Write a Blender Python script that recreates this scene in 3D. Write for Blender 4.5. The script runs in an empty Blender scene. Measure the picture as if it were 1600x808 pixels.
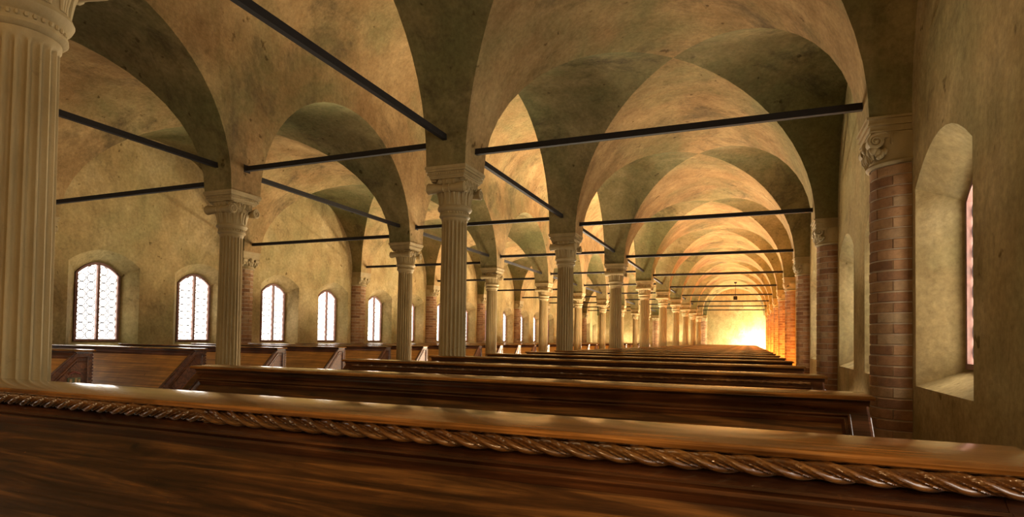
import bpy, bmesh, math, random
from math import sin, cos, pi, sqrt
from mathutils import Matrix, Vector
random.seed(4)
C = bpy.context.scene.collection
E = 1.35                                     # eye height above the floor

# ------------------------------------------------------------------ camera
cam_d = bpy.data.cameras.new('camera'); cam = bpy.data.objects.new('camera', cam_d); C.objects.link(cam)
yaw, pitch, roll = 0.38707, 0.02696, 0.01607
Rv = Vector((cos(yaw), sin(yaw), 0)); F = Vector((-sin(yaw)*cos(pitch), cos(yaw)*cos(pitch), sin(pitch)))
Uv = Rv.cross(F)
cr = cos(roll)*Rv + sin(roll)*Uv; cu = cos(roll)*Uv - sin(roll)*Rv
m = Matrix((cr, cu, -F)).transposed().to_4x4(); m.translation = Vector((0, 0, E))
cam.matrix_world = m
cam_d.sensor_width = 36; cam_d.lens = 910.02/1600*36
cam_d.shift_y = (504.36-404)/1600; cam_d.clip_start = 0.05; cam_d.clip_end = 200
bpy.context.scene.camera = cam

# ------------------------------------------------------------------ world and light
W = bpy.data.worlds.new('world'); bpy.context.scene.world = W; W.use_nodes = True
W.node_tree.nodes['Background'].inputs[0].default_value = (.75, .85, 1, 1)
W.node_tree.nodes['Background'].inputs[1].default_value = 1.0
vs = bpy.context.scene.view_settings
vs.view_transform = 'Standard'; vs.look = 'None'; vs.gamma = 1; vs.use_curve_mapping = False
vs.exposure = 0.62
WIN_LEFT, WIN_RIGHT = 3.6, 8.0              # daylight in the window glass
WIN_COL = (1.0, .93, .80, 1)

def light(name, kind, loc, energy, col, size=.3, rot=None, sizey=None, spread=None):
    d = bpy.data.lights.new(name, kind); d.energy = energy; d.color = col
    if kind == 'AREA':
        d.size = size
        if sizey: d.shape = 'RECTANGLE'; d.size_y = sizey
        if spread: d.spread = spread
    else: d.shadow_soft_size = size
    o = bpy.data.objects.new(name, d); C.objects.link(o); o.location = loc
    if rot: o.rotation_euler = rot
    return o
# added warm fill points without fixtures, low along the right wall, far bays
for y, e in ((14.9, 150), (18.6, 260), (22.3, 330), (26.0, 400), (29.7, 450), (33.4, 450)):
    light('passage_fill', 'POINT', (.60, y, .55), e, (1, .36, .05), .08)
light('end_fill', 'POINT', (.45, 37.3, .95), 800, (1, .86, .62), .1)  # added fill for the glow on the end wall, no fixture
# added warm fill areas without fixtures between the benches, tilted up towards the entrance
def fill_area(name, x, y, e, col, tilt=48, sx=1.2):
    light(name, 'AREA', (x, y, .62), e, col, sx, (-math.radians(90+90-tilt), 0, 0), .3)
for y, e in ((4.62, 5), (8.30, 130), (12.0, 700), (15.70, 1100), (19.40, 1400), (23.1, 1400), (26.8, 1300), (30.5, 1100), (34.2, 900)):
    fill_area('aisle_fill', -.9, y, e*1.35, (1, .82, .57))
for k in range(-1, 9):
    fill_area('nave_fill', -4.1, 8.2+3.7*k, (1, 22, 130, 300, 380, 380, 380, 380, 380, 300)[k+1], (1, .80, .54), 52)
    fill_area('left_fill', -7.3, 8.3+3.7*k, (14, 130, 220, 250, 260, 260, 260, 260, 260, 200)[k+1], (1, .82, .55), 52)
# added fill behind the viewer to brighten near surfaces, no fixtures
light('entrance_fill', 'AREA', (-4.6, -2.2, 2.3), 26, (1, .70, .36), 2.4, (math.radians(82), 0, 0), 1.6)
light('entrance_fill_point', 'POINT', (.25, -1.1, 2.6), 36, (1, .62, .28), .15)

# ------------------------------------------------------------------ materials
def new_mat(name):
    m = bpy.data.materials.new(name); m.use_nodes = True
    nt = m.node_tree; b = nt.nodes['Principled BSDF']
    return m, nt, b
def N(nt, t, **k):
    n = nt.nodes.new(t)
    for a, v in k.items(): setattr(n, a, v)
    return n
def ramp(nt, stops):
    r = nt.nodes.new('ShaderNodeValToRGB'); e = r.color_ramp.elements
    while len(e) < len(stops): e.new(.5)
    for i, (p, c) in enumerate(stops):
        e[i].position = p; e[i].color = (*c, 1)
    return r
def coords(nt, scale=(1, 1, 1), rot=(0, 0, 0), world=True):
    if world:
        g = N(nt, 'ShaderNodeNewGeometry'); out = g.outputs['Position']
    else:
        g = N(nt, 'ShaderNodeTexCoord'); out = g.outputs['Object']
    mp = N(nt, 'ShaderNodeMapping'); mp.inputs['Scale'].default_value = scale; mp.inputs['Rotation'].default_value = rot
    nt.links.new(out, mp.inputs[0]); return mp.outputs[0]
def noise(nt, vec, sc, det=4, rough=.6, dist=0):
    n = N(nt, 'ShaderNodeTexNoise'); n.inputs['Scale'].default_value = sc; n.inputs['Detail'].default_value = det
    n.inputs['Roughness'].default_value = rough; n.inputs['Distortion'].default_value = dist
    nt.links.new(vec, n.inputs['Vector']); return n.outputs['Fac']
def mix(nt, fac, a, b, mode='MIX'):
    n = N(nt, 'ShaderNodeMix'); n.data_type = 'RGBA'; n.blend_type = mode
    for s, v in ((0, fac), (6, a), (7, b)):
        if hasattr(v, 'is_output') or isinstance(v, bpy.types.NodeSocket): nt.links.new(v, n.inputs[s])
        else: n.inputs[s].default_value = v if s == 0 else (*v, 1)
    return n.outputs[2]
def bump(nt, b, h, strength, dist=.02):
    n = N(nt, 'ShaderNodeBump'); n.inputs['Strength'].default_value = strength; n.inputs['Distance'].default_value = dist
    nt.links.new(h, n.inputs['Height']); nt.links.new(n.outputs[0], b.inputs['Normal'])

def plaster(name, c1, c2, c3, green, dark, gthr=.5, dthr=.62):
    m, nt, b = new_mat(name)
    v = coords(nt)
    r = ramp(nt, [(.3, c1), (.5, c2), (.72, c3)]); nt.links.new(noise(nt, v, 1.3, 6, .62), r.inputs[0])
    col = r.outputs[0]
    rg = ramp(nt, [(gthr-.07, (0, 0, 0)), (gthr+.12, (.8, .8, .8))]); nt.links.new(noise(nt, v, .55, 5, .65, .4), rg.inputs[0])
    col = mix(nt, rg.outputs[0], col, green)
    rd = ramp(nt, [(dthr-.05, (0, 0, 0)), (dthr+.1, (.8, .8, .8))])
    nt.links.new(noise(nt, coords(nt, (1, 1, .6)), 1.1, 9, .74, .6), rd.inputs[0])
    col = mix(nt, rd.outputs[0], col, dark)
    fine = noise(nt, v, 22, 6, .7)
    med = ramp(nt, [(.32, (.80, .79, .76)), (.68, (1.13, 1.13, 1.13))]); nt.links.new(noise(nt, coords(nt, (1, 1, .5)), 4.2, 9, .72, .5), med.inputs[0])
    col = mix(nt, 1.0, col, med.outputs[0], 'MULTIPLY')
    rf = ramp(nt, [(.25, (.70, .70, .70)), (.75, (1.25, 1.25, 1.25))]); nt.links.new(fine, rf.inputs[0])
    col = mix(nt, 1.0, col, rf.outputs[0], 'MULTIPLY')
    spots = ramp(nt, [(.69, (1, 1, 1)), (.74, (.45, .42, .36))]); nt.links.new(noise(nt, v, 7, 3, .5), spots.inputs[0])
    col = mix(nt, 1.0, col, spots.outputs[0], 'MULTIPLY')
    nt.links.new(col, b.inputs['Base Color']); b.inputs['Roughness'].default_value = .95
    b.inputs['Specular IOR Level'].default_value = .1
    a = N(nt, 'ShaderNodeMath', operation='ADD'); nt.links.new(noise(nt, v, 5, 6, .7), a.inputs[0]); nt.links.new(fine, a.inputs[1])
    bump(nt, b, a.outputs[0], .3, .02)
    return m
M = {}
M['vault'] = plaster('vault_plaster', (.27, .165, .068), (.38, .25, .11), (.52, .37, .175), (.22, .20, .085), (.11, .085, .045), .52, .575)
M['wall'] = plaster('wall_plaster', (.34, .235, .10), (.46, .34, .155), (.60, .47, .25), (.33, .29, .13), (.14, .11, .05), .54, .60)
M['floor'] = plaster('floor_clay', (.14, .07, .04), (.18, .09, .05), (.2, .1, .06), (.12, .07, .04), (.05, .03, .02), .7, .7)

def stone(name, c1, c2, cd):
    m, nt, b = new_mat(name); v = coords(nt)
    r = ramp(nt, [(.3, c1), (.7, c2)]); nt.links.new(noise(nt, coords(nt, (1, 1, .35)), 6, 6, .65), r.inputs[0])
    rd = ramp(nt, [(.6, (0, 0, 0)), (.72, (.7, .7, .7))]); nt.links.new(noise(nt, v, 9, 8, .75, .5), rd.inputs[0])
    col = mix(nt, rd.outputs[0], r.outputs[0], cd)
    nt.links.new(col, b.inputs['Base Color']); b.inputs['Roughness'].default_value = .75
    bump(nt, b, noise(nt, v, 60, 5, .7), .35, .006); return m
M['stone'] = stone('column_stone', (.27, .195, .080), (.42, .315, .145), (.13, .095, .04))
M['capital'] = stone('capital_stone', (.30, .225, .10), (.44, .34, .165), (.15, .115, .05))

def brick_mat(name):
    m, nt, b = new_mat(name); v = coords(nt)
    oi = N(nt, 'ShaderNodeObjectInfo'); g = N(nt, 'ShaderNodeNewGeometry')
    a = N(nt, 'ShaderNodeMath', operation='ADD'); nt.links.new(oi.outputs['Random'], a.inputs[0]); nt.links.new(g.outputs['Random Per Island'], a.inputs[1])
    fr = N(nt, 'ShaderNodeMath', operation='FRACT'); nt.links.new(a.outputs[0], fr.inputs[0])
    r = ramp(nt, [(0, (.21, .10, .042)), (.35, (.30, .15, .062)), (.7, (.37, .20, .085)), (1, (.36, .24, .12))]); nt.links.new(fr.outputs[0], r.inputs[0])
    rn = ramp(nt, [(.3, (.65, .65, .65)), (.7, (1.15, 1.15, 1.15))]); nt.links.new(noise(nt, v, 18, 7, .7), rn.inputs[0])
    nt.links.new(mix(nt, 1.0, r.outputs[0], rn.outputs[0], 'MULTIPLY'), b.inputs['Base Color'])
    b.inputs['Roughness'].default_value = .9; bump(nt, b, noise(nt, v, 45, 6, .7), .5, .01); return m
M['brick'] = brick_mat('old_brick')
M['mortar'] = stone('lime_mortar', (.36, .27, .17), (.46, .36, .24), (.2, .15, .1))

def wood(name, dark, mid, lite, rough, scale=1.0, coat=.5, bmp=.25, knots=True, lo=.38):
    m, nt, b = new_mat(name)
    v = coords(nt, (scale*.9, scale*14, scale*14), world=False)
    n1 = noise(nt, v, 1.6, 7, .6, 1.2)
    r = ramp(nt, [(.28, dark), (.5, mid), (.72, lite)]); nt.links.new(n1, r.inputs[0])
    fg = ramp(nt, [(.30, (.45, .42, .40)), (.62, (1.2, 1.2, 1.2))]); nt.links.new(noise(nt, coords(nt, (scale*1.4, scale*70, scale*70), world=False), 2.2, 4, .6, .6), fg.inputs[0])
    col = mix(nt, 1.0, r.outputs[0], fg.outputs[0], 'MULTIPLY')
    v2 = coords(nt, (1, 1, 1), world=False)
    big = ramp(nt, [(.35, (lo, lo*.95, lo*.9)), (.65, (1.15, 1.12, 1.08))]); nt.links.new(noise(nt, v2, 2.6, 5, .6, .3), big.inputs[0])
    col = mix(nt, 1.0, col, big.outputs[0], 'MULTIPLY')
    if knots:
        kr = ramp(nt, [(.71, (0, 0, 0)), (.77, (.85, .85, .85))]); nt.links.new(noise(nt, v2, 7, 2, .4, .3), kr.inputs[0])
        col = mix(nt, kr.outputs[0], col, tuple(.35*c for c in dark))
    # thin scratches
    sv = coords(nt, (30, 1.2, 30), (.4, .5, .7), world=False)
    sr = ramp(nt, [(.76, (0, 0, 0)), (.80, (.35, .35, .35))]); nt.links.new(noise(nt, sv, 3, 2, .5, .5), sr.inputs[0])
    col = mix(nt, sr.outputs[0], col, tuple(min(1, 1.7*c) for c in lite))
    nt.links.new(col, b.inputs['Base Color'])
    rr = N(nt, 'ShaderNodeMapRange'); rr.inputs[3].default_value = rough*.75; rr.inputs[4].default_value = rough*1.6
    nt.links.new(n1, rr.inputs[0]); nt.links.new(rr.outputs[0], b.inputs['Roughness'])
    b.inputs['Coat Weight'].default_value = coat; b.inputs['Coat Roughness'].default_value = .12
    bump(nt, b, noise(nt, coords(nt, (scale*1.5, scale*40, scale*40), world=False), 2, 5, .6, .5), bmp, .003)
    return m
M['wood'] = wood('varnished_walnut', (.014, .004, .001), (.060, .019, .005), (.15, .055, .014), .26)
M['wood_top'] = wood('polished_top_board', (.10, .034, .007), (.34, .135, .026), (.58, .26, .055), .16, coat=1.0, knots=False)
M['wood_carved'] = wood('carved_rope_wood', (.030, .010, .002), (.13, .050, .011), (.28, .13, .03), .26, coat=.6, knots=False, lo=.6)
M['wood_end'] = wood('bench_end_wood', (.045, .015, .006), (.15, .055, .020), (.28, .12, .045), .55, coat=.05, knots=False, lo=.6)
M['wood_gold'] = wood('golden_walnut', (.30, .115, .022), (.62, .29, .06), (.85, .46, .12), .36, coat=.35, lo=.7, scale=.4)
M['wood_red'] = wood('reddish_walnut', (.05, .016, .008), (.15, .055, .025), (.26, .11, .05), .3, knots=False)
M['wood_panel'] = wood('worn_pine_panel', (.010, .0035, .001), (.065, .023, .004), (.25, .105, .020), .32, coat=.3)
def simple(name, col, rough=.5, metal=0, emit=None, strength=0):
    m, nt, b = new_mat(name)
    b.inputs['Base Color'].default_value = (*col, 1); b.inputs['Roughness'].default_value = rough; b.inputs['Metallic'].default_value = metal
    if emit:
        b.inputs['Emission Color'].default_value = emit; b.inputs['Emission Strength'].default_value = strength
    else:
        v = coords(nt); rn = ramp(nt, [(.3, tuple(.7*c for c in col)), (.7, tuple(1.3*c for c in col))]); nt.links.new(noise(nt, v, 14, 5, .6), rn.inputs[0])
        nt.links.new(rn.outputs[0], b.inputs['Base Color'])
    return m
M['iron'] = simple('black_iron', (.010, .007, .006), .85, 0)
M['frame'] = simple('reddish_window_wood', (.20, .085, .06), .5)
M['lead'] = simple('lead_came', (.10, .07, .07), .5, .3)
M['glassL'] = simple('daylit_glass_left', (.8, .8, .8), .2, 0, WIN_COL, WIN_LEFT)
M['glassR'] = simple('daylit_glass_right', (.8, .8, .8), .2, 0, WIN_COL, WIN_RIGHT)
M['crest_green'] = simple('faded_green_paint', (.10, .12, .06), .6)
M['crest_gold'] = simple('faded_gold_paint', (.34, .22, .08), .5)
M['crest_red'] = simple('faded_red_paint', (.24, .06, .04), .6)

# ------------------------------------------------------------------ mesh helpers
class MB:
    def __init__(s): s.v = []; s.f = []
    def add(s, vs, fs):
        o = len(s.v); s.v += [tuple(v) for v in vs]; s.f += [tuple(o+i for i in f) for f in fs]; return s
    def box(s, x0, x1, y0, y1, z0, z1):
        v = [(x, y, z) for z in (z0, z1) for y in (y0, y1) for x in (x0, x1)]
        return s.add(v, [(0, 2, 3, 1), (4, 5, 7, 6), (0, 1, 5, 4), (2, 6, 7, 3), (0, 4, 6, 2), (1, 3, 7, 5)])
    def hexa(s, v8): return s.add(v8, [(0, 2, 3, 1), (4, 5, 7, 6), (0, 1, 5, 4), (2, 6, 7, 3), (0, 4, 6, 2), (1, 3, 7, 5)])
    def prism(s, prof, x0, x1, fn=None, x0f=None, x1f=None):
        """profile of (y,z) extruded along x"""
        n = len(prof); fn = fn or (lambda x, p: (x, p[0], p[1]))
        v = [fn(x0 if x0f is None else x0f(p), p) for p in prof] + [fn(x1 if x1f is None else x1f(p), p) for p in prof]
        f = [(i, (i+1) % n, n+(i+1) % n, n+i) for i in range(n)] + [tuple(range(n))[::-1], tuple(range(n, 2*n))]
        return s.add(v, f)
    def lathe(s, prof, n=32, c=(0, 0), a0=0, a1=2*pi, cap=True):
        full = abs(a1-a0-2*pi) < 1e-6; m = n if full else n+1
        v = [(c[0]+r*cos(a0+(a1-a0)*i/n), c[1]+r*sin(a0+(a1-a0)*i/n), z) for r, z in prof for i in range(m)]
        f = []
        for j in range(len(prof)-1):
            for i in range(n):
                a, b = j*m+i, j*m+(i+1) % m
                f.append((a, b, b+m, a+m))
        if cap and full: f += [tuple(range(m))[::-1], tuple(range((len(prof)-1)*m, len(prof)*m))]
        return s.add(v, f)
    def tube(s, pts, r, n=8, cap=True):
        pts = [Vector(p) for p in pts]; base = len(s.v); m = len(pts)
        up = None
        vs = []
        for i, p in enumerate(pts):
            t = (pts[min(i+1, m-1)]-pts[max(i-1, 0)]).normalized()
            if up is None: up = Vector((0, 0, 1)) if abs(t.z) < .9 else Vector((1, 0, 0))
            a = (up - t*up.dot(t)).normalized(); b = t.cross(a); up = a
            rr = r[i] if isinstance(r, (list, tuple)) else r
            vs += [p + rr*(cos(2*pi*k/n)*a + sin(2*pi*k/n)*b) for k in range(n)]
        f = [(j*n+i, j*n+(i+1) % n, (j+1)*n+(i+1) % n, (j+1)*n+i) for j in range(m-1) for i in range(n)]
        if cap: f += [tuple(range(n))[::-1], tuple(range((m-1)*n, m*n))]
        return s.add(vs, f)
    def ball(s, c, r, n=8, k=5):
        v = []; f = []
        for j in range(1, k):
            for i in range(n):
                v.append((c[0]+r[0]*sin(pi*j/k)*cos(2*pi*i/n), c[1]+r[1]*sin(pi*j/k)*sin(2*pi*i/n), c[2]+r[2]*cos(pi*j/k)))
        v += [(c[0], c[1], c[2]+r[2]), (c[0], c[1], c[2]-r[2])]; T, B = len(v)-2, len(v)-1
        for j in range(k-2):
            for i in range(n): f.append((j*n+i, (j+1)*n+i, (j+1)*n+(i+1) % n, j*n+(i+1) % n))
        for i in range(n): f += [(T, i, (i+1) % n), (B, (k-2)*n+(i+1) % n, (k-2)*n+i)]
        return s.add(v, f)
    def mesh(s, name, mat, smooth=None, recalc=True):
        me = bpy.data.meshes.new(name); me.from_pydata(s.v, [], s.f); me.validate()
        if recalc:
            b = bmesh.new(); b.from_mesh(me); bmesh.ops.recalc_face_normals(b, faces=b.faces); b.to_mesh(me); b.free()
        me.materials.append(mat)
        if smooth is not None:
            me.shade_smooth(); me.set_sharp_from_angle(angle=math.radians(smooth))
        return me
def put(name, me, parent=None, loc=(0, 0, 0), rot=None, kind=None, label=None):
    o = bpy.data.objects.new(name, me); C.objects.link(o); o.location = loc
    if rot: o.rotation_euler = rot
    if parent is not None: o.parent = parent
    if kind: o['kind'] = kind
    if label: o['label'] = label
    return o
def thing(name, label, cat, loc, group=None, rot=None, me=None):
    o = bpy.data.objects.new(name, me); C.objects.link(o); o.location = loc
    if rot: o.rotation_euler = rot
    o['label'] = label; o['category'] = cat
    if group: o['group'] = group
    return o
def struct(name, me, loc=(0, 0, 0), label=None):
    o = bpy.data.objects.new(name, me); C.objects.link(o); o.location = loc; o['kind'] = 'structure'
    if label: o['label'] = label; 
    return o
ORD = ['first', 'second', 'third', 'fourth', 'fifth', 'sixth', 'seventh', 'eighth', 'ninth', 'tenth', 'eleventh', 'twelfth', 'thirteenth', 'fourteenth', 'fifteenth', 'sixteenth', 'seventeenth', 'eighteenth', 'nineteenth', 'twentieth',
       'twenty-first', 'twenty-second', 'twenty-third', 'twenty-fourth', 'twenty-fifth', 'twenty-sixth', 'twenty-seventh', 'twenty-eighth', 'twenty-ninth', 'thirtieth', 'thirty-first']

# ------------------------------------------------------------------ dimensions
XR, XL, HB = -2.66, -5.575, .207            # column rows, half block
PXR, PXL = .79, -9.13                        # pillar block faces
WXR, WXL = 1.05, -9.40                       # wall planes
YB, YE = -2.4, 38.3
row = {-1: 1.36}; row.update({k: 5.005+3.7*k for k in range(0, 10)})
rows = sorted(row)
ZS, H = 1.62+E, 1.66                         # springing, vault rise
ZN = ZS+H+.06                                # springing of the central barrel
NA, NC = 26, 26

# ------------------------------------------------------------------ vaults
def ysamples():
    """list of (y, c) where c = cross-barrel height factor"""
    out = []
    edges = [(YB, YB+.2)] + [(row[k]-HB, row[k]+HB) for k in rows]
    edges[-1] = (row[9]-HB, YE)
    for i, (a, b) in enumerate(edges):
        out.append((a, 0.0, None)); out.append((b, 0.0, 0))
        if i+1 < len(edges):
            c0, c1 = b, edges[i+1][0]
            for j in range(1, NC):
                t = -cos(pi*j/NC); out.append(((c0+c1)/2+(c1-c0)/2*t, sin(pi*j/NC), j))
    return out
YS = ysamples()
def xsamples(x0, x1): return [((x0+x1)/2-(x1-x0)/2*cos(pi*i/NA), sin(pi*i/NA), i) for i in range(NA+1)]
M['vault_green_shade'] = plaster('green_shaded_plaster', (.19, .15, .065), (.25, .20, .09), (.33, .265, .13), (.14, .145, .06), (.058, .050, .030), .50, .58)  # greener plaster, darkened to paint shade into the cross cells
def vault_mesh(b):
    me = b.mesh('ceiling_vault', M['vault'], 14, recalc=False); me.materials.append(M['vault_green_shade'])
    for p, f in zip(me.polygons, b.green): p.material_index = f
    return me
def vault(xs):
    b = MB(); nx = len(xs); b.green = []
    for (y, cy, j) in YS:
        for (x, cx, i) in xs: b.v.append((x, y, ZS+H*max(cx, cy)))
    for q in range(len(YS)-1):
        jj = YS[q][2]
        for p in range(nx-1):
            a = q*nx+p; c = [a, a+1, a+1+nx, a+nx]; ii = xs[p][2]
            if jj is not None and ii is not None and ii >= 0 and ii == jj: b.f += [(c[0], c[1], c[2]), (c[0], c[2], c[3])]
            elif jj is not None and ii is not None and ii >= 0 and ii+jj == NA-1: b.f += [(c[0], c[1], c[3]), (c[1], c[2], c[3])]
            else: b.f.append(tuple(c))
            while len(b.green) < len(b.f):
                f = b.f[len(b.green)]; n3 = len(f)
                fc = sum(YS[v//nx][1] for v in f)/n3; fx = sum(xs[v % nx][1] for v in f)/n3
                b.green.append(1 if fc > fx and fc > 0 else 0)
    return b
xr = [(XR-HB, 0, -1)] + xsamples(XR+HB, PXR) + [(WXR, 0, -1)]
xl = [(WXL, 0, -1)] + xsamples(PXL, XL-HB) + [(XL+HB, 0, -1)]
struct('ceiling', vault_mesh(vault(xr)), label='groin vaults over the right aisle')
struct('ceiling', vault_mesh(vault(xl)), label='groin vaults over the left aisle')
# central nave: arcade walls above the arches and a plain barrel
def spandrel(x):
    b = MB(); 
    for (y, cy, j) in YS: b.v += [(x, y, ZS+H*cy), (x, y, ZN)]
    for q in range(len(YS)-1): b.f.append((2*q, 2*q+2, 2*q+3, 2*q+1))
    return b
b = MB(); xa, xb = XL+HB, XR-HB; R = (xb-xa)/2
n = 28; ny = 44
for q in range(ny+1):
    y = YB+(YE-YB)*q/ny
    for i in range(n+1):
        a = pi*i/n; b.v.append(((xa+xb)/2-R*cos(a), y, ZN+R*sin(a)))
for q in range(ny):
    for i in range(n): a = q*(n+1)+i; b.f.append((a, a+1, a+n+2, a+n+1))
struct('ceiling', b.mesh('nave_barrel', M['vault'], 30, recalc=False), label='plain barrel vault over the central nave')
struct('wall_arcade_right', spandrel(XR-HB).mesh('arcade_wall', M['vault'], recalc=False))
struct('wall_arcade_left', spandrel(XL+HB).mesh('arcade_wall', M['vault'], recalc=False))
struct('floor', MB().box(WXL-.5, WXR+.5, YB-.3, YE+.3, -.1, 0).mesh('floor', M['floor']))
for nm, y0, y1 in (('wall_back', YB-.3, YB), ('wall_end', YE, YE+.3)):
    struct(nm, MB().box(WXL-.5, WXR+.5, y0, y1, 0, ZN+R+.1).mesh(nm, M['wall']))

# ------------------------------------------------------------------ side walls with splayed windows
WT = .26                                     # depth from the wall face to the glass
def win_outline(yc, hw, zb, zspring, rise, n=10):
    pts = [(yc-hw, zb), (yc-hw, zspring)]
    for i in range(1, n): 
        t = -1+2*i/n; pts.append((yc+hw*t, zspring+rise*(1-t*t)))
    pts += [(yc+hw, zspring), (yc+hw, zb)]
    return pts
ZI = (E-.28, E+1.07, .22)                    # reveal: sill, spring, rise at the wall face
ZG = (E-.15, E+.92, .19)                     # glass
winY = []
for k in [-2]+rows[:-1]:
    y0 = YB if k == -2 else row[k]
    winY += [(k, y0+1.06), (k, y0+2.80)]
winY = [(k, y) for k, y in winY if y < YE-.6]
winY = [(k, (1.0-2.4+.1 if y < -1 else y)) for k, y in winY]
winY[1] = (-2, .2-.0)
def side_wall(x, sgn):
    b = MB(); top = ZS+H+.3; out = x+sgn*(WT+.12)
    ys = []; cur = YB
    for k, yc in winY:
        hw = .55; o = win_outline(yc, hw, *ZI); g = win_outline(yc+.04, .345, *ZG)
        b.add([(x, cur, 0), (x, yc-hw, 0), (x, yc-hw, top), (x, cur, top)], [(0, 1, 2, 3)])
        b.add([(x, yc-hw, 0), (x, yc+hw, 0), (x, yc+hw, ZI[0]), (x, yc-hw, ZI[0])], [(0, 1, 2, 3)])
        arch = o[1:-1]
        for p, q in zip(arch[:-1], arch[1:]): b.add([(x, p[0], p[1]), (x, q[0], q[1]), (x, q[0], top), (x, p[0], top)], [(0, 1, 2, 3)])
        n = len(o); gx = x+sgn*WT
        vv = [(x, *p) for p in o]+[(gx, *p) for p in g]+[(out, *p) for p in g]
        b.add(vv, [(i, (i+1) % n, n+(i+1) % n, n+i) for i in range(n)]+[(n+i, n+(i+1) % n, 2*n+(i+1) % n, 2*n+i) for i in range(n)])
        cur = yc+hw
    b.add([(x, cur, 0), (x, YE, 0), (x, YE, top), (x, cur, top)], [(0, 1, 2, 3)])
    # outer skin keeps the wall solid behind the windows
    xo = out+sgn*.02
    b.add([(xo, YB, 0), (xo, YE, 0), (xo, YE, top), (xo, YB, top)], [(0, 1, 2, 3)])
    return b
struct('wall_right', side_wall(WXR, 1).mesh('wall_right', M['wall'], 35, recalc=False))
struct('wall_left', side_wall(WXL, -1).mesh('wall_left', M['wall'], 35, recalc=False))

# window leaf meshes in local (y along the wall, x outwards); origin at sill centre of the glass
GW, GH = .345, ZG[1]-ZG[0]
def bar_loop(b, outer, inner, x0, x1):
    n = len(outer)
    v = [(x0, *p) for p in outer]+[(x0, *p) for p in inner]+[(x1, *p) for p in outer]+[(x1, *p) for p in inner]
    b.add(v, [(i, (i+1) % n, n+(i+1) % n, n+i) for i in range(n)]+[(2*n+i, 3*n+i, 3*n+(i+1) % n, 2*n+(i+1) % n) for i in range(n)]
          +[(n+i, n+(i+1) % n, 3*n+(i+1) % n, 3*n+i) for i in range(n)]+[(i, 2*n+i, 2*n+(i+1) % n, (i+1) % n) for i in range(n)])
fr = MB(); bar_loop(fr, win_outline(0, GW, 0, GH, ZG[2]), win_outline(0, GW-.035, .035, GH-.005, ZG[2]-.035), -.03, .03)
me_frame = fr.mesh('window_frame', M['frame'])
me_mull = MB().box(-.035, .03, -.018, .018, .03, GH+ZG[2]-.03).mesh('mullion', M['frame'])
rad = .062; cells = []
for s in (-1, 1):
    for cx in (-1, 1):
        y = s*(.166) + cx*(.070)
        for j in range(9):
            z = .105+j*.128
            top = GH+(ZG[2]-.04)*(1-((abs(y)+rad*.4)/GW)**2)
            if z+rad < top+.02: cells.append((y, z))
def disc_mesh(mat):
    b = MB(); n = 12
    v = [(.0, rad*.95*cos(2*pi*i/n), rad*.95*sin(2*pi*i/n)) for i in range(n)]+[(-.008, rad*.45*cos(2*pi*i/n), rad*.45*sin(2*pi*i/n)) for i in range(n)]+[(-.004, 0, 0)]
    b.add(v, [(i, (i+1) % n, n+(i+1) % n, n+i) for i in range(n)]+[(n+i, n+(i+1) % n, 2*n) for i in range(n)])
    return b.mesh('pane', mat, 60)
lead = MB()
for y, z in cells:
    pts = [(0, y+rad*cos(2*pi*i/14), z+rad*sin(2*pi*i/14)) for i in range(15)]
    lead.tube(pts, .0080, 4, False)
    lead.box(-.006, .004, y-.02, y+.02, z-rad-.004, z-rad+.002)
me_lead = lead.mesh('leading', M['lead'])
def fill_mesh(mat):
    o = win_outline(0, GW-.03, .03, GH-.005, ZG[2]-.035); b = MB(); b.add([(.012, *p) for p in o], [tuple(range(len(o)))]); return b.mesh('quarry', mat)
GLASS = {}
for sd in 'LR':
    mt = M['glass'+sd]; d = disc_mesh(mt); j = MB()
    for y, z in cells: j.add([(v.co.x, v.co.y+y, v.co.z+z) for v in d.vertices], [tuple(p.vertices) for p in d.polygons])
    GLASS[sd] = (d, fill_mesh(mt), j.mesh('roundel_glazing', mt, 60))
wi = 0
for sd, x, sgn in (('L', WXL, -1), ('R', WXR, 1)):
    for q, (k, yc) in enumerate(winY):
        wi += 1
        r = bpy.data.objects.new('window_%d' % wi, None); C.objects.link(r); r['kind'] = 'structure'
        r.location = (x+sgn*(WT+.0), yc+.04, ZG[0]); r.rotation_euler = (0, 0, 0 if sgn > 0 else pi)
        put('window_frame', me_frame, r); put('mullion', me_mull, r); put('leading', me_lead, r, kind='stuff')
        d, fl, jo = GLASS[sd]
        put('glazing_quarry', fl, r)
        if (sd == 'L' and 0 <= k <= 1) or (sd == 'R' and k == -1):
            for y, z in cells: put('roundel', d, r, (0, y, z))
        else: put('roundel_glazing', jo, r, kind='stuff')

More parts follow.
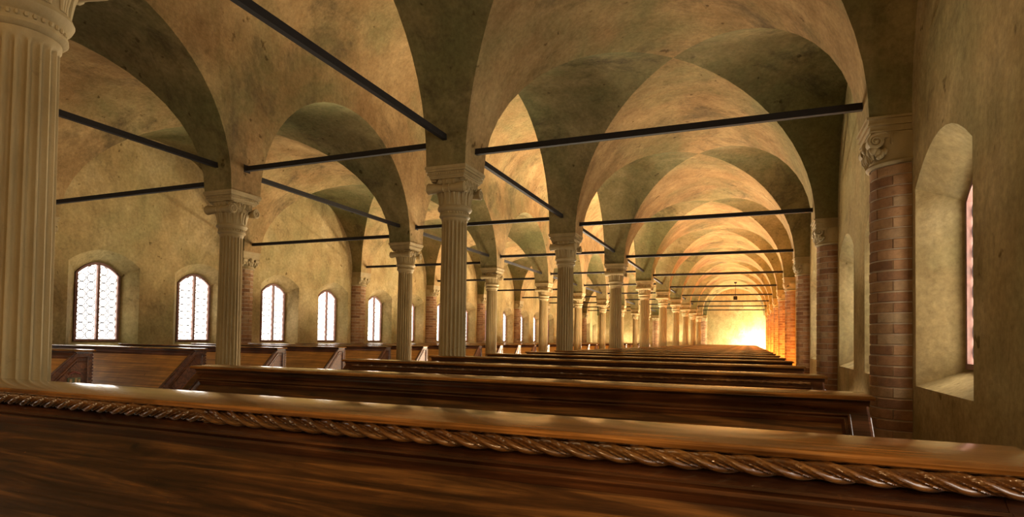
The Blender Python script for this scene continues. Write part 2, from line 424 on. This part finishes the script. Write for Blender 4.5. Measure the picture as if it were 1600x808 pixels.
# ------------------------------------------------------------------ fluted columns
def capital_bell():
    z0 = 1.147+E
    p = [(.124, z0), (.138, z0+.003), (.150, z0+.016), (.148, z0+.03), (.136, z0+.036), (.136, z0+.060), (.142, z0+.064), (.160, z0+.074), (.168, z0+.092), (.160, z0+.110),
         (.146, z0+.116), (.146, z0+.15), (.150, z0+.20), (.158, z0+.25), (.166, z0+.275), (.172, z0+.282), (.172, z0+.290), (.164, z0+.294), (.178, z0+.325), (.180, z0+.345), (.172, z0+.36)]
    return MB().lathe(p, 40)
def volute_spiral(cy, cz, x, r0, sgn, turns=2.1, n=30, dirn=1):
    pts = []; rr = []
    for i in range(n+1):
        t = i/n; a = pi/2+dirn*sgn*turns*2*pi*t; r = r0*(1-.86*t)
        pts.append((x, cy+r*cos(a), cz+r*sin(a))); rr.append(.011*(1-.45*t))
    return pts, rr
def make_column_meshes():
    D = {}
    n = 20; per = 8; rowsz = []
    zb, zt = .16, 1.147+E
    zz = [(zb, 0), (zb+.04, 0), (zb+.05, .6), (zb+.07, 1)]+[(zb+.07+(zt-zb-.14)*i/8, 1) for i in range(1, 9)]+[(zt-.055, .93), (zt-.045, .75), (zt-.037, .4), (zt-.03, 0), (zt-.02, 0), (zt, 0)]
    b = MB(); m = n*per
    for z, dep in zz:
        t = (z-zb)/(zt-zb); R0 = .134-.012*t**1.5
        if z > zt-.025: R0 += .006
        for i in range(m):
            u = (i % per)/per
            g = 0 if (u < .24) else sin(pi*(u-.24)/.76)
            g = g**.6 if g > 0 else 0
            r = R0-.021*dep*g; a = 2*pi*i/m
            b.v.append((r*cos(a), r*sin(a), z))
    for j in range(len(zz)-1):
        for i in range(m): b.f.append((j*m+i, j*m+(i+1) % m, (j+1)*m+(i+1) % m, (j+1)*m+i))
    D['shaft'] = b.mesh('shaft', M['stone'], 40)
    b = MB().box(-.17, .17, -.17, .17, 0, .07); b.lathe([(.165, .07), (.172, .085), (.165, .105), (.148, .112), (.148, .122), (.158, .132), (.158, .145), (.145, .16)], 32)
    D['base'] = b.mesh('base', M['stone'], 40)
    b = capital_bell(); z0 = 1.147+E
    for i in range(32):                       # bead row
        a = 2*pi*i/32; b.ball((.138*cos(a), .138*sin(a), z0+.048), (.009, .009, .011), 6, 4)
    D['bell'] = b.mesh('bell', M['capital'], 40)
    b = MB()                                  # carved upright leaves round the bell
    for i in range(12):
        a = 2*pi*i/12; ca, sa = cos(a), sin(a)
        for w in (-1, 0, 1):
            aw = a+w*.14; top = .145+(.03 if w == 0 else -.015)
            pts = [((.148+.006*t+.020*t**4)*cos(aw*1+(a-aw)*.4*(1-t)), (.148+.006*t+.020*t**4)*sin(aw+(a-aw)*.4*(1-t)), z0+.12+top*t) for t in (0, .3, .6, .85, 1)]
            b.tube(pts, [.006, .010, .012, .012, .008], 6)
    D['leaves'] = b.mesh('carved_leaves', M['capital'], 50)
    for s in (-1, 1):
        b = MB(); cy, cz = s*.168, 1.147+E+.268; r0 = .054
        prof = [(-.195, r0), (-.15, r0*.9), (-.09, r0*.72), (-.03, r0*.66), (.03, r0*.66), (.09, r0*.72), (.15, r0*.9), (.195, r0)]
        nn = 18; v = [(x, cy+r*cos(2*pi*i/nn), cz+r*sin(2*pi*i/nn)) for x, r in prof for i in range(nn)]
        f = [(j*nn+i, j*nn+(i+1) % nn, (j+1)*nn+(i+1) % nn, (j+1)*nn+i) for j in range(len(prof)-1) for i in range(nn)]+[tuple(range(nn))[::-1], tuple(range((len(prof)-1)*nn, len(prof)*nn))]
        b.add(v, f)
        for x in (-.197, .197):
            pts, rr = volute_spiral(cy, cz, x, r0-.004, s); b.tube(pts, rr, 6)
            b.ball((x, cy, cz), (.012, .012, .012), 8, 5)
        for x in (-.03, .03):                 # balteus ties
            b.tube([(x, cy+(r0*.68)*cos(2*pi*i/12), cz+(r0*.68)*sin(2*pi*i/12)) for i in range(13)], .007, 5)
        D['volute%d' % s] = b.mesh('volute', M['capital'], 40)
    b = MB()                                  # egg and dart on the two scroll faces and leaves on the others
    for s in (-1, 1):
        for i in range(3):
            y = (i-1)*.072
            b.ball((s*.172, y, z0+.322), (.024, .021, .034), 8, 6)
            b.tube([(s*.178, y+.032*cos(a), z0+.325+.045*sin(a)) for a in [pi*(1+q/8) for q in range(9)]], .006, 5)
        for i in range(4): b.tube([(s*.186, (i-1.5)*.072, z0+.355), (s*.182, (i-1.5)*.072, z0+.30), (s*.172, (i-1.5)*.072, z0+.285)], [.005, .007, .002], 5)
        for i in range(3):
            b.ball(((i-1)*.075, s*.168, z0+.33), (.026, .022, .03), 8, 5)
        b.box(s*.155-.028, s*.155+.028, -.15, .15, z0+.345, z0+.372)
    D['eggs'] = b.mesh('egg_and_dart', M['capital'], 45)
    b = MB(); z = z0+.345                     # moulded abacus
    for w, a0, a1 in ((.180, .014, .030), (.188, .030, .044), (.200, .044, .070), (.194, .070, .078), (.210, .078, .100), (.218, .100, .128)):
        b.box(-w, w, -w, w, z+a0, z+a1)
    for i in range(16):
        for s in (-1, 1):
            t = -.183+.366*i/15
            b.box(t-.008, t+.008, s*.200-.006, s*.200+.006, z+.048, z+.066); b.box(s*.200-.006, s*.200+.006, t-.008, t+.008, z+.048, z+.066)
    D['abacus'] = b.mesh('abacus', M['capital'])
    return D
CM = make_column_meshes()
def column(x, y, label, group):
    t = thing('fluted_column', label, 'column', (x, y, 0), group)
    put('base', CM['base'], t); put('shaft', CM['shaft'], t)
    c = put('capital', CM['bell'], t)
    put('carved_leaves', CM['leaves'], c)
    put('volute', CM['volute-1'], c); put('volute', CM['volute1'], c); put('egg_and_dart', CM['eggs'], c); put('abacus', CM['abacus'], c)
    return t
for side, x in (('right', XR), ('left', XL)):
    for k in rows[:-1]:
        if side == 'left' and k < 0: continue
        if side == 'right' and k == -1: lab = 'massive fluted stone column cropped by the left edge of the photo, behind the nearest bench'
        elif k == 0: lab = 'tall fluted column with scroll capital, %s' % ('biggest whole column, left of centre' if side == 'right' else 'between second and third left windows')
        else: lab = 'fluted stone column of the %s, %s from the viewer' % ('row nearer the right aisle' if side == 'right' else 'farther row beside the left aisle', ORD[k+(1 if side == 'right' else 0)])
        column(x, row[k], lab, 'fluted columns of the %s row' % side)

# ------------------------------------------------------------------ engaged brick pillars
PR = .222; CH = .0755; ZC0 = 1.285+E         # radius, course height, top of the brick shaft
NCOURSE = int(ZC0/CH)
def brick_wedge(a0, a1, h=CH-.009, r0=.19, r1=PR, n=3):
    b = MB(); ch = .004
    for z, dr in ((0, ch), (ch, 0), (h-ch, 0), (h, ch)):
        for i in range(n+1):
            a = a0+(a1-a0)*i/n; b.v.append(((r1-dr)*cos(a), (r1-dr)*sin(a), z))
    m = n+1
    b.f += [(j*m+i, j*m+i+1, (j+1)*m+i+1, (j+1)*m+i) for j in range(3) for i in range(n)]
    o = len(b.v)
    for z in (0, h):
        for a in (a0, a1): b.v.append((r0*cos(a), r0*sin(a), z))
    b.f += [tuple([o]+list(range(0, m))[:]+[o+1]), tuple([o+3]+list(range(3*m, 4*m))[::-1]+[o+2]), (o, o+2, 3*m, 2*m, m, 0), (o+1, m-1, 2*m-1, 3*m-1, 4*m-1, o+3)]
    return b
GAP = .030
def course_angles(j):                          # spans over the half circle, pi/2 .. 3pi/2 (towards -x)
    w = pi/3
    if j % 2 == 0: return [(pi/2+w*i, pi/2+w*(i+1)) for i in range(3)]
    return [(pi/2, pi/2+w/2), (pi/2+w/2, pi/2+1.5*w), (pi/2+1.5*w, pi/2+2.5*w), (pi/2+2.5*w, 1.5*pi)]
full = brick_wedge(GAP/2, pi/3-GAP/2).mesh('brick', M['brick'], 40); half = brick_wedge(GAP/2, pi/6-GAP/2).mesh('brick_half', M['brick'], 40)
core = MB().lathe([(PR-.008, 0), (PR-.008, ZC0)], 16, a0=pi/2, a1=1.5*pi).mesh('mortar_core', M['mortar'], 40)
jb = MB()
for j in range(NCOURSE):
    for a0, a1 in course_angles(j):
        w = brick_wedge(a0+GAP/2, a1-GAP/2, n=2)
        jb.add([(x, y, z+ZC0-(j+1)*CH) for x, y, z in w.v], w.f)
joined = jb.mesh('brickwork', M['brick'], 40)
# half capital: face towards -x, block faces +-y
def pillar_capital():
    D = {}; z0 = ZC0
    p = [(.222, z0-.004), (.238, z0+.002), (.246, z0+.014), (.240, z0+.028), (.226, z0+.034), (.226, z0+.05), (.222, z0+.09), (.226, z0+.15), (.235, z0+.19), (.222, z0+.22)]
    b = MB().lathe(p, 24, a0=pi/2, a1=1.5*pi); D['bell'] = b.mesh('bell', M['capital'], 45)
    b = MB(); pr = -.26
    for w, a0, a1 in ((.205, .0, .012), (.198, .012, .045), (.212, .045, .060), (.206, .060, .092), (.222, .092, .108)):
        b.box(pr-(w-.205), .0, -w, w, z0+.232+a0, z0+.232+a1)
    b.box(pr+.01, 0, -.195, .195, z0+.19, z0+.235)
    D['abacus'] = b.mesh('abacus', M['capital'])
    b = MB()
    for s in (-1, 1):
        cx, cz, r0 = -.215, z0+.172, .052
        nn = 16; L = .19
        v = [(cx+r0*cos(2*pi*i/nn), y, cz+r0*sin(2*pi*i/nn)) for y in (s*.10, s*L) for i in range(nn)]
        b.add(v, [(i, (i+1) % nn, nn+(i+1) % nn, nn+i) for i in range(nn)]+[tuple(range(nn))[::-1], tuple(range(nn, 2*nn))])
        pts = []; rr = []
        for i in range(29):
            t = i/28; a = pi/2-2.0*2*pi*t*-1; r = (r0-.003)*(1-.86*t); pts.append((cx+r*cos(a), s*(L+.003), cz+r*sin(a))); rr.append(.011*(1-.4*t))
        b.tube(pts, rr, 6); b.ball((cx, s*(L+.004), cz), (.013, .012, .013), 8, 5)
        b.tube([(cx-.01, s*(L+.004), cz+r0), (cx+.06, s*(L+.002), cz+r0+.004), (cx+.10, s*(L-.008), cz+.03), (cx+.125, s*(L-.02), cz-.03)], [.010, .011, .010, .006], 6)
    D['volute'] = b.mesh('volute', M['capital'], 45)
    b = MB()
    for s in (-1, 1):
        for i in range(4):                    # upright flutes beside the scroll
            x = -.115+i*.034
            b.tube([(x, s*.186, z0+.222), (x, s*.194, z0+.19), (x, s*.190, z0+.15), (x+.006, s*.178, z0+.125)], [.012, .015, .012, .004], 6)
        for (dx, dz, rx, rz) in ((-.225, .115, .03, .035), (-.20, .095, .026, .035), (-.175, .085, .022, .034), (-.155, .10, .02, .028), (-.19, .065, .024, .022)):
            b.ball((dx, s*.165, z0+dz), (rx, .03, rz), 8, 6)
        for (dy, dz) in ((.05, .14), (.10, .12), (.02, .10)):
            b.ball((-.235, s*dy, z0+dz), (.02, .028, .04), 8, 6)
    b.ball((-.25, 0, z0+.18), (.03, .05, .045), 10, 6)
    for i in range(-3, 4): b.tube([(-.222, i*.045, z0+.05), (-.232, i*.046, z0+.10), (-.25, i*.047, z0+.135)], [.008, .014, .008], 6)
    D['leaves'] = b.mesh('carved_leaf', M['capital'], 50)
    return D
PC = pillar_capital()
def pillar(x, y, rotz, label, group, bricks):
    t = thing('brick_pillar', label, 'pillar', (x, y, 0), group, (0, 0, rotz))
    put('mortar_core', core, t)
    if bricks:
        for j in range(NCOURSE):
            for a0, a1 in course_angles(j):
                hf = (a1-a0) < 1
                o = put('brick', half if hf else full, t, (0, 0, ZC0-(j+1)*CH), (0, 0, a0))
                s = 1+random.uniform(-.006, .010); o.scale = (s, s, 1)
    else: put('brickwork', joined, t, kind='stuff')
    c = put('capital', PC['bell'], t)
    put('abacus', PC['abacus'], c); put('volute', PC['volute'], c); put('carved_leaf', PC['leaves'], c)
for k in range(0, 9):
    pillar(WXR, row[k], 0, 'half-round brick pillar with carved capital on the right wall, %s' % ('nearest and largest' if k == 0 else ORD[k]+' from the viewer'), 'brick pillars on the right wall', k <= 1)
    pillar(WXL, row[k], pi, 'half-round brick pillar on the left wall, %s' % ('its capital just showing beside the cropped column' if k == 0 else ORD[k-1]+' one seen whole from the left'), 'brick pillars on the left wall', False)
pillar(XR, YE, -pi/2+pi, 'far half-round brick pillar against the end wall, left of the bright corner', 'brick pillars on the end wall', False)
pillar(XL, YE, -pi/2+pi, 'far half-round brick pillar against the end wall, in the farther column row', 'brick pillars on the end wall', False)

# ------------------------------------------------------------------ tie rods
def rod_mesh(L):
    b = MB(); r = .027; b.box(0, L, -r*.8, r*.8, -r, r)
    for x in (0, L): b.box(x-.006, x+.006, -r*1.6, r*1.6, -r*1.6, r*1.6)
    return b.mesh('tie_rod', M['iron'])
def rods(x0, x1, z, lab, grp, ks, first=1):
    me = rod_mesh(x1-x0)
    for q, k in enumerate(ks):
        thing('tie_rod', '%s, %s from the viewer' % (lab, 'nearest' if q == 0 else ORD[q]), 'tie rod', (x0, row[k], z+E), grp, None, me)
rods(XR+HB, PXR+.0, 1.785, 'black iron tie rod spanning the right aisle', 'tie rods across the right aisle', range(0, 9))
rods(XL+HB, XR-HB, 1.90, 'black iron tie rod spanning the central nave', 'tie rods across the nave', range(0, 9))
rods(PXL, XL-HB, 1.775, 'black iron tie rod spanning the left aisle', 'tie rods across the left aisle', range(0, 9))
for x, z, nm in ((XR, 1.88, 'near'), (XL, 1.90, 'far')):
    for q, k in enumerate(rows[:-1]):
        k1 = rows[q+1]; L = row[k1]-row[k]-2*HB
        thing('tie_rod', 'iron tie rod running lengthwise between columns of the %s row, %s from the viewer' % (nm, 'nearest' if q == 0 else ORD[q]), 'tie rod',
              (x, row[k]+HB, z+E), 'lengthwise tie rods of the %s row' % nm, (0, 0, pi/2), rod_mesh(L))

# ------------------------------------------------------------------ reading benches
ZT = E-.17; BW = 3.10
AY, AZ = .030, ZT-.034
DY, DZ = -.711, -.703; NY, NZ = -.703, .711   # down the slope / outward
SL = .60
def sp(x, s, t): return (x, AY+DY*s+NY*t, AZ+DZ*s+NZ*t)
def sbox(b, x0, x1, s0, s1, t0, t1): return b.hexa([sp(x, s, t) for t in (t0, t1) for s in (s0, s1) for x in (x0, x1)])
def sprofile(b, x0, x1, prof, m0=0, m1=0):    # profile (s,t); m = mitre slope at the ends
    n = len(prof); v = [sp(x0+m0*p[0], *p) for p in prof]+[sp(x1-m1*p[0], *p) for p in prof]
    return b.add(v, [(i, (i+1) % n, n+(i+1) % n, n+i) for i in range(n)]+[tuple(range(n))[::-1], tuple(range(n, 2*n))])
def bench_meshes(golden):
    D = {}; X0, X1 = -BW/2, BW/2
    # top board with rounded nose, ends and back
    D['top_board'] = None
    b = MB(); prof = []
    for (y, z) in ((.190, -.016), (.194, -.012), (.194, -.004), (.190, 0), (.008, 0), (.003, -.002), (.000, -.007), (.002, -.013), (.007, -.016)): prof.append((y, ZT+z))
    def ex(p): d = ZT-p[1]; return .006 if d < .002 else (.002 if d < .005 else 0)
    b.prism(prof, X0, X1, x0f=lambda p: X0+ex(p), x1f=lambda p: X1-ex(p))
    D['top_board'] = b.mesh('top_board', M['wood_top'], 30)
    # moulding under the board
    b = MB(); b.prism([(.020, ZT-.016), (.022, ZT-.021), (.028, ZT-.026), (.030, ZT-.038), (.17, ZT-.038), (.17, ZT-.016)], X0+.012, X1-.012)
    D['cornice'] = b.mesh('cornice', M['wood'], 30)
    x0, x1 = X0+.022, X1-.022
    wd = M['wood_gold'] if golden else M['wood_panel']
    b = MB(); sbox(b, x0+.02, x1-.02, .0, SL, -.035, -.012); D['sloping_panel'] = b.mesh('sloping_panel', wd)
    b = MB()
    if golden:
        sbox(b, x0, x1, -.005, .038, -.03, .006); sprofile(b, x0, x1, [(.036, -.012), (.036, .010), (.046, .012), (.054, .004), (.060, -.012)])
    else:
        sbox(b, x0, x1, -.005, .048, -.03, 0)
    D['top_rail'] = b.mesh('top_rail', M['wood_red'] if golden else M['wood'], 30)
    b = MB(); sbox(b, x0, x1, SL-.06, SL, -.03, .002)
    sprofile(b, x0-.01, x1+.01, [(SL-.01, -.03), (SL-.012, .030), (SL+.004, .040), (SL+.022, .036), (SL+.028, .016), (SL+.02, -.03)])
    D['book_ledge'] = b.mesh('book_ledge', M['wood_red'] if golden else M['wood'], 30)
    D['stiles'] = []
    sw = .03 if golden else .052
    for xa, xb in ((x0, x0+sw), (x1-sw, x1)):
        b = MB(); sbox(b, xa, xb, -.005, SL, -.03, .001 if not golden else .008); D['stiles'].append(b.mesh('stile', M['wood_red'] if golden else M['wood']))
    if not golden:                             # stepped frame moulding round the panel
        b = MB(); w = .028; p = [(0, -.012), (0, .006), (.003, .010), (.008, .009), (.010, .001), (.014, .000), (.016, .006), (.020, .005), (.024, -.006), (w, -.012)]
        s0, s1, xa, xb = .044, SL-.055, x0+sw-.002, x1-sw+.002
        n = len(p)
        loops = [[sp(xa+d, s0+d, t) for d, t in p], [sp(xb-d, s0+d, t) for d, t in p], [sp(xb-d, s1-d, t) for d, t in p], [sp(xa+d, s1-d, t) for d, t in p]]
        v = sum(loops, [])
        b.add(v, [(q*n+i, q*n+i+1, ((q+1) % 4)*n+i+1, ((q+1) % 4)*n+i) for q in range(4) for i in range(n-1)])
        D['panel_moulding'] = b.mesh('panel_moulding', M['wood'], 25)
    # end panels
    prof = [(.170, ZT-.022), (AY, ZT-.022), (AY, AZ), sp(0, SL, 0)[1:], sp(0, SL+.025, .0)[1:], sp(0, SL+.03, -.05)[1:], (-.20, AZ-.50), (-.08, AZ-.60), (-.06, .16), (-.13, .10), (-.15, .07), (-.15, 0), (.185, 0), (.185, .07), (.170, .10)]
    D['end'] = []
    for xa, xb in ((X0+.015, X0+.050), (X1-.050, X1-.015)):
        b = MB(); b.prism(prof, xa, xb); D['end'].append(b.mesh('end_panel', M['wood_end']))
    D['endmould'] = []
    for s in (-1, 1):
        xx = s*(BW/2-.013); b = MB()
        q0 = (.125, ZT-.075); q1 = (AY+.012, ZT-.075); q2 = (AY+DY*.50+.055, AZ+DZ*.50-.02); q3 = (-.10, AZ-.52); q4 = (-.02, AZ-.60); q5 = (.125, AZ-.60)
        loop = [q0, q1, q2, q3, q4, q5, q0]
        for o_, r_ in ((0, .008), (.022, .005)):
            cyc = [(sum(p[0] for p in loop[:-1])/6), (sum(p[1] for p in loop[:-1])/6)]
            lp = [(xx, p[0]+(cyc[0]-p[0])*o_*5, p[1]+(cyc[1]-p[1])*o_*5) for p in loop]
            for a_, b_ in zip(lp[:-1], lp[1:]): b.tube([a_, b_], r_, 5)
        for i in range(22):                    # dentils up the back edge
            z = ZT-.05-i*.03; b.box(xx-.004, xx+.004, .170, .178, z-.010, z+.010)
        D['endmould'].append(b.mesh('end_moulding', M['wood_red'], 40))
    b = MB().box(X0+.05, X1-.05, .140, .165, .03, ZT-.03); D['back_board'] = b.mesh('back_board', M['wood'])
    b = MB().box(X0+.05, X1-.05, -.30, .14, AZ-.56, AZ-.535); b.box(X0+.05, X1-.05, -.31, -.295, AZ-.565, AZ-.52); D['shelf'] = b.mesh('book_shelf', M['wood'])
    b = MB().box(X0+.05, X1-.05, -.07, -.045, .05, AZ-.56); D['knee_board'] = b.mesh('knee_board', M['wood'])
    b = MB(); b.box(X0+.25, X1-.25, .170, .46, .43, .46)
    for x in (X0+.4, 0, X1-.4): b.box(x-.02, x+.02, .185, .42, 0, .43)
    D['seat'] = b.mesh('seat', M['wood'])
    return D
def rope_mesh(x0, x1, r, lead, steps_per, n, lobes=3):
    b = MB(); L = x1-x0; N_ = int(L/lead*steps_per); mid = (x0+x1)/2
    for i in range(N_+1):
        x = x0+L*i/N_
        ph = -2*pi*abs(x-mid)/lead; side = 1 if x > mid else -1
        for k in range(n):
            a = 2*pi*k/n; u = ((a+ph)*lobes/(2*pi)) % 1
            f = .5*sin(pi*u/.64)**.55 if u < .64 else (.30*sin(pi*(u-.72)/.2)**.8 if .72 < u < .92 else 0)
            if .36 < u < .44: f -= .11
            rr = r*(.5+f)
            b.v.append((x, rr*cos(a), rr*sin(a)))
    b.f = [(j*n+i, j*n+(i+1) % n, (j+1)*n+(i+1) % n, (j+1)*n+i) for j in range(N_) for i in range(n)]
    b.f += [tuple(range(n))[::-1], tuple(range(N_*n, N_*n+n))]
    return b.mesh('rope_moulding', M['wood_carved'], 40)
BR, BG = bench_meshes(False), bench_meshes(True)
rope_big = rope_mesh(-BW/2+.03, BW/2-.012, .0158, .160, 48, 66)
rope_small = rope_mesh(-BW/2+.08, BW/2-.08, .0085, .12, 10, 12)
def crest(parent):
    b = MB(); z = ZT-.33; x = 0
    pts = [(-.055, .075), (.055, .075), (.055, -.02), (.03, -.07), (0, -.09), (-.03, -.07), (-.055, -.02)]
    X = BW/2-.013
    me = MB(); me.prism([(p[0]+.01, p[1]+z) for p in pts], X, X+.012); o = put('painted_crest', me.mesh('painted_crest', M['crest_green']), parent, label='small carved crest with faded green, gold and red paint')
    g = MB()
    for y, zz, w, h in ((-.032, .035, .010, .03), (.012, .045, .010, .026), (.04, .02, .008, .04), (-.012, -.02, .012, .035), (.028, -.035, .009, .02)): g.box(X+.012, X+.018, y+.01-w, y+.01+w, z+zz-h, z+zz+h)
    put('gilt_charge', g.mesh('gilt_charge', M['crest_gold']), o)
    g = MB(); g.tube([(X+.014, .01-.05, z+.11), (X+.014, .01, z+.13), (X+.014, .06, z+.11)], .008, 6); put('red_ribbon', g.mesh('red_ribbon', M['crest_red']), o)
    g = MB(); g.tube([(X+.014, -.06, z-.02), (X+.014, -.09, z-.08), (X+.014, -.04, z-.12)], .007, 6)
    put('red_ribbon', g.mesh('red_ribbon', M['crest_red']), o)
def bench(xc, y, D, label, group, i, near):
    t = thing('reading_bench', label, 'bench', (xc, y, 0), group)
    for nm in ('top_board', 'cornice', 'sloping_panel', 'top_rail', 'book_ledge', 'back_board', 'shelf', 'knee_board', 'seat'): put(nm if nm != 'shelf' else 'book_shelf', D[nm], t)
    for me in D['stiles']: put('stile', me, t)
    if 'panel_moulding' in D: put('panel_moulding', D['panel_moulding'], t)
    for me, mo in zip(D['end'], D['endmould']):
        e = put('end_panel', me, t); put('end_moulding', mo, e)
    return t
BY0, BDY = .965, 3.7/3
XCR, XCL = -1.17, -7.27
for i in range(30):
    y = BY0+BDY*i
    if y > YE-.5: break
    if i == 0: lab = 'long dark bench filling the foreground, with a carved rope moulding under its top board'
    else: lab = 'dark varnished bench in the right aisle, %s row behind the foreground one' % ORD[i-1]
    t = bench(XCR+(.013 if i == 0 else 0), y, BR, lab, 'reading benches of the right aisle', i, i == 0)
    if i == 0:
        t.location.z = .0125
        put('plinth', MB().box(-BW/2+.03, BW/2-.03, -.14, .18, -.0125, .0).mesh('plinth', M['wood']), t)
        put('rope_moulding', rope_big, t, (0, .009, ZT-.031), label='carved twisted rope whose twist reverses at the middle')
    elif i == 2: put('rope_moulding', rope_small, t, sp(0, .015, .004))
    if i >= 2:
        t = bench(XCL, y, BG, 'golden sloping desk bench in the left aisle, %s' % ('nearest, with a painted crest on its end' if i == 2 else ORD[i-2]+' from the left edge'), 'reading benches of the left aisle', i, False)
        if i == 2: crest(t)

# ------------------------------------------------------------------ hanging lantern in the far vault
lz = 2.40+E; lx, ly = -.71, 34.0
t = thing('hanging_lantern', 'small black square lantern hanging from the vault far down the right aisle', 'lantern', (lx, ly, lz))
b = MB(); b.box(-.10, .10, -.10, .10, -.10, -.085); b.box(-.10, .10, -.10, .10, .085, .10)
for sx in (-1, 1):
    for sy in (-1, 1): b.box(sx*.09-.012, sx*.09+.012, sy*.09-.012, sy*.09+.012, -.09, .09)
put('cage', b.mesh('cage', M['iron']), t)
put('shade', MB().box(-.082, .082, -.082, .082, -.085, .085).mesh('shade', simple('smoked_glass', (.02, .015, .012), .2)), t)
zc = ZS+H-E
put('hanger', MB().tube([(0, 0, .10), (0, 0, ZS+H*sin(math.acos((-.71+.8325)/1.62))-lz)], .012, 8).mesh('hanger', M['iron']), t)
put('ceiling_rose', MB().lathe([(.05, ZS+H*.985-lz-.06), (.09, ZS+H-lz)], 12).mesh('ceiling_rose', M['iron']), t)
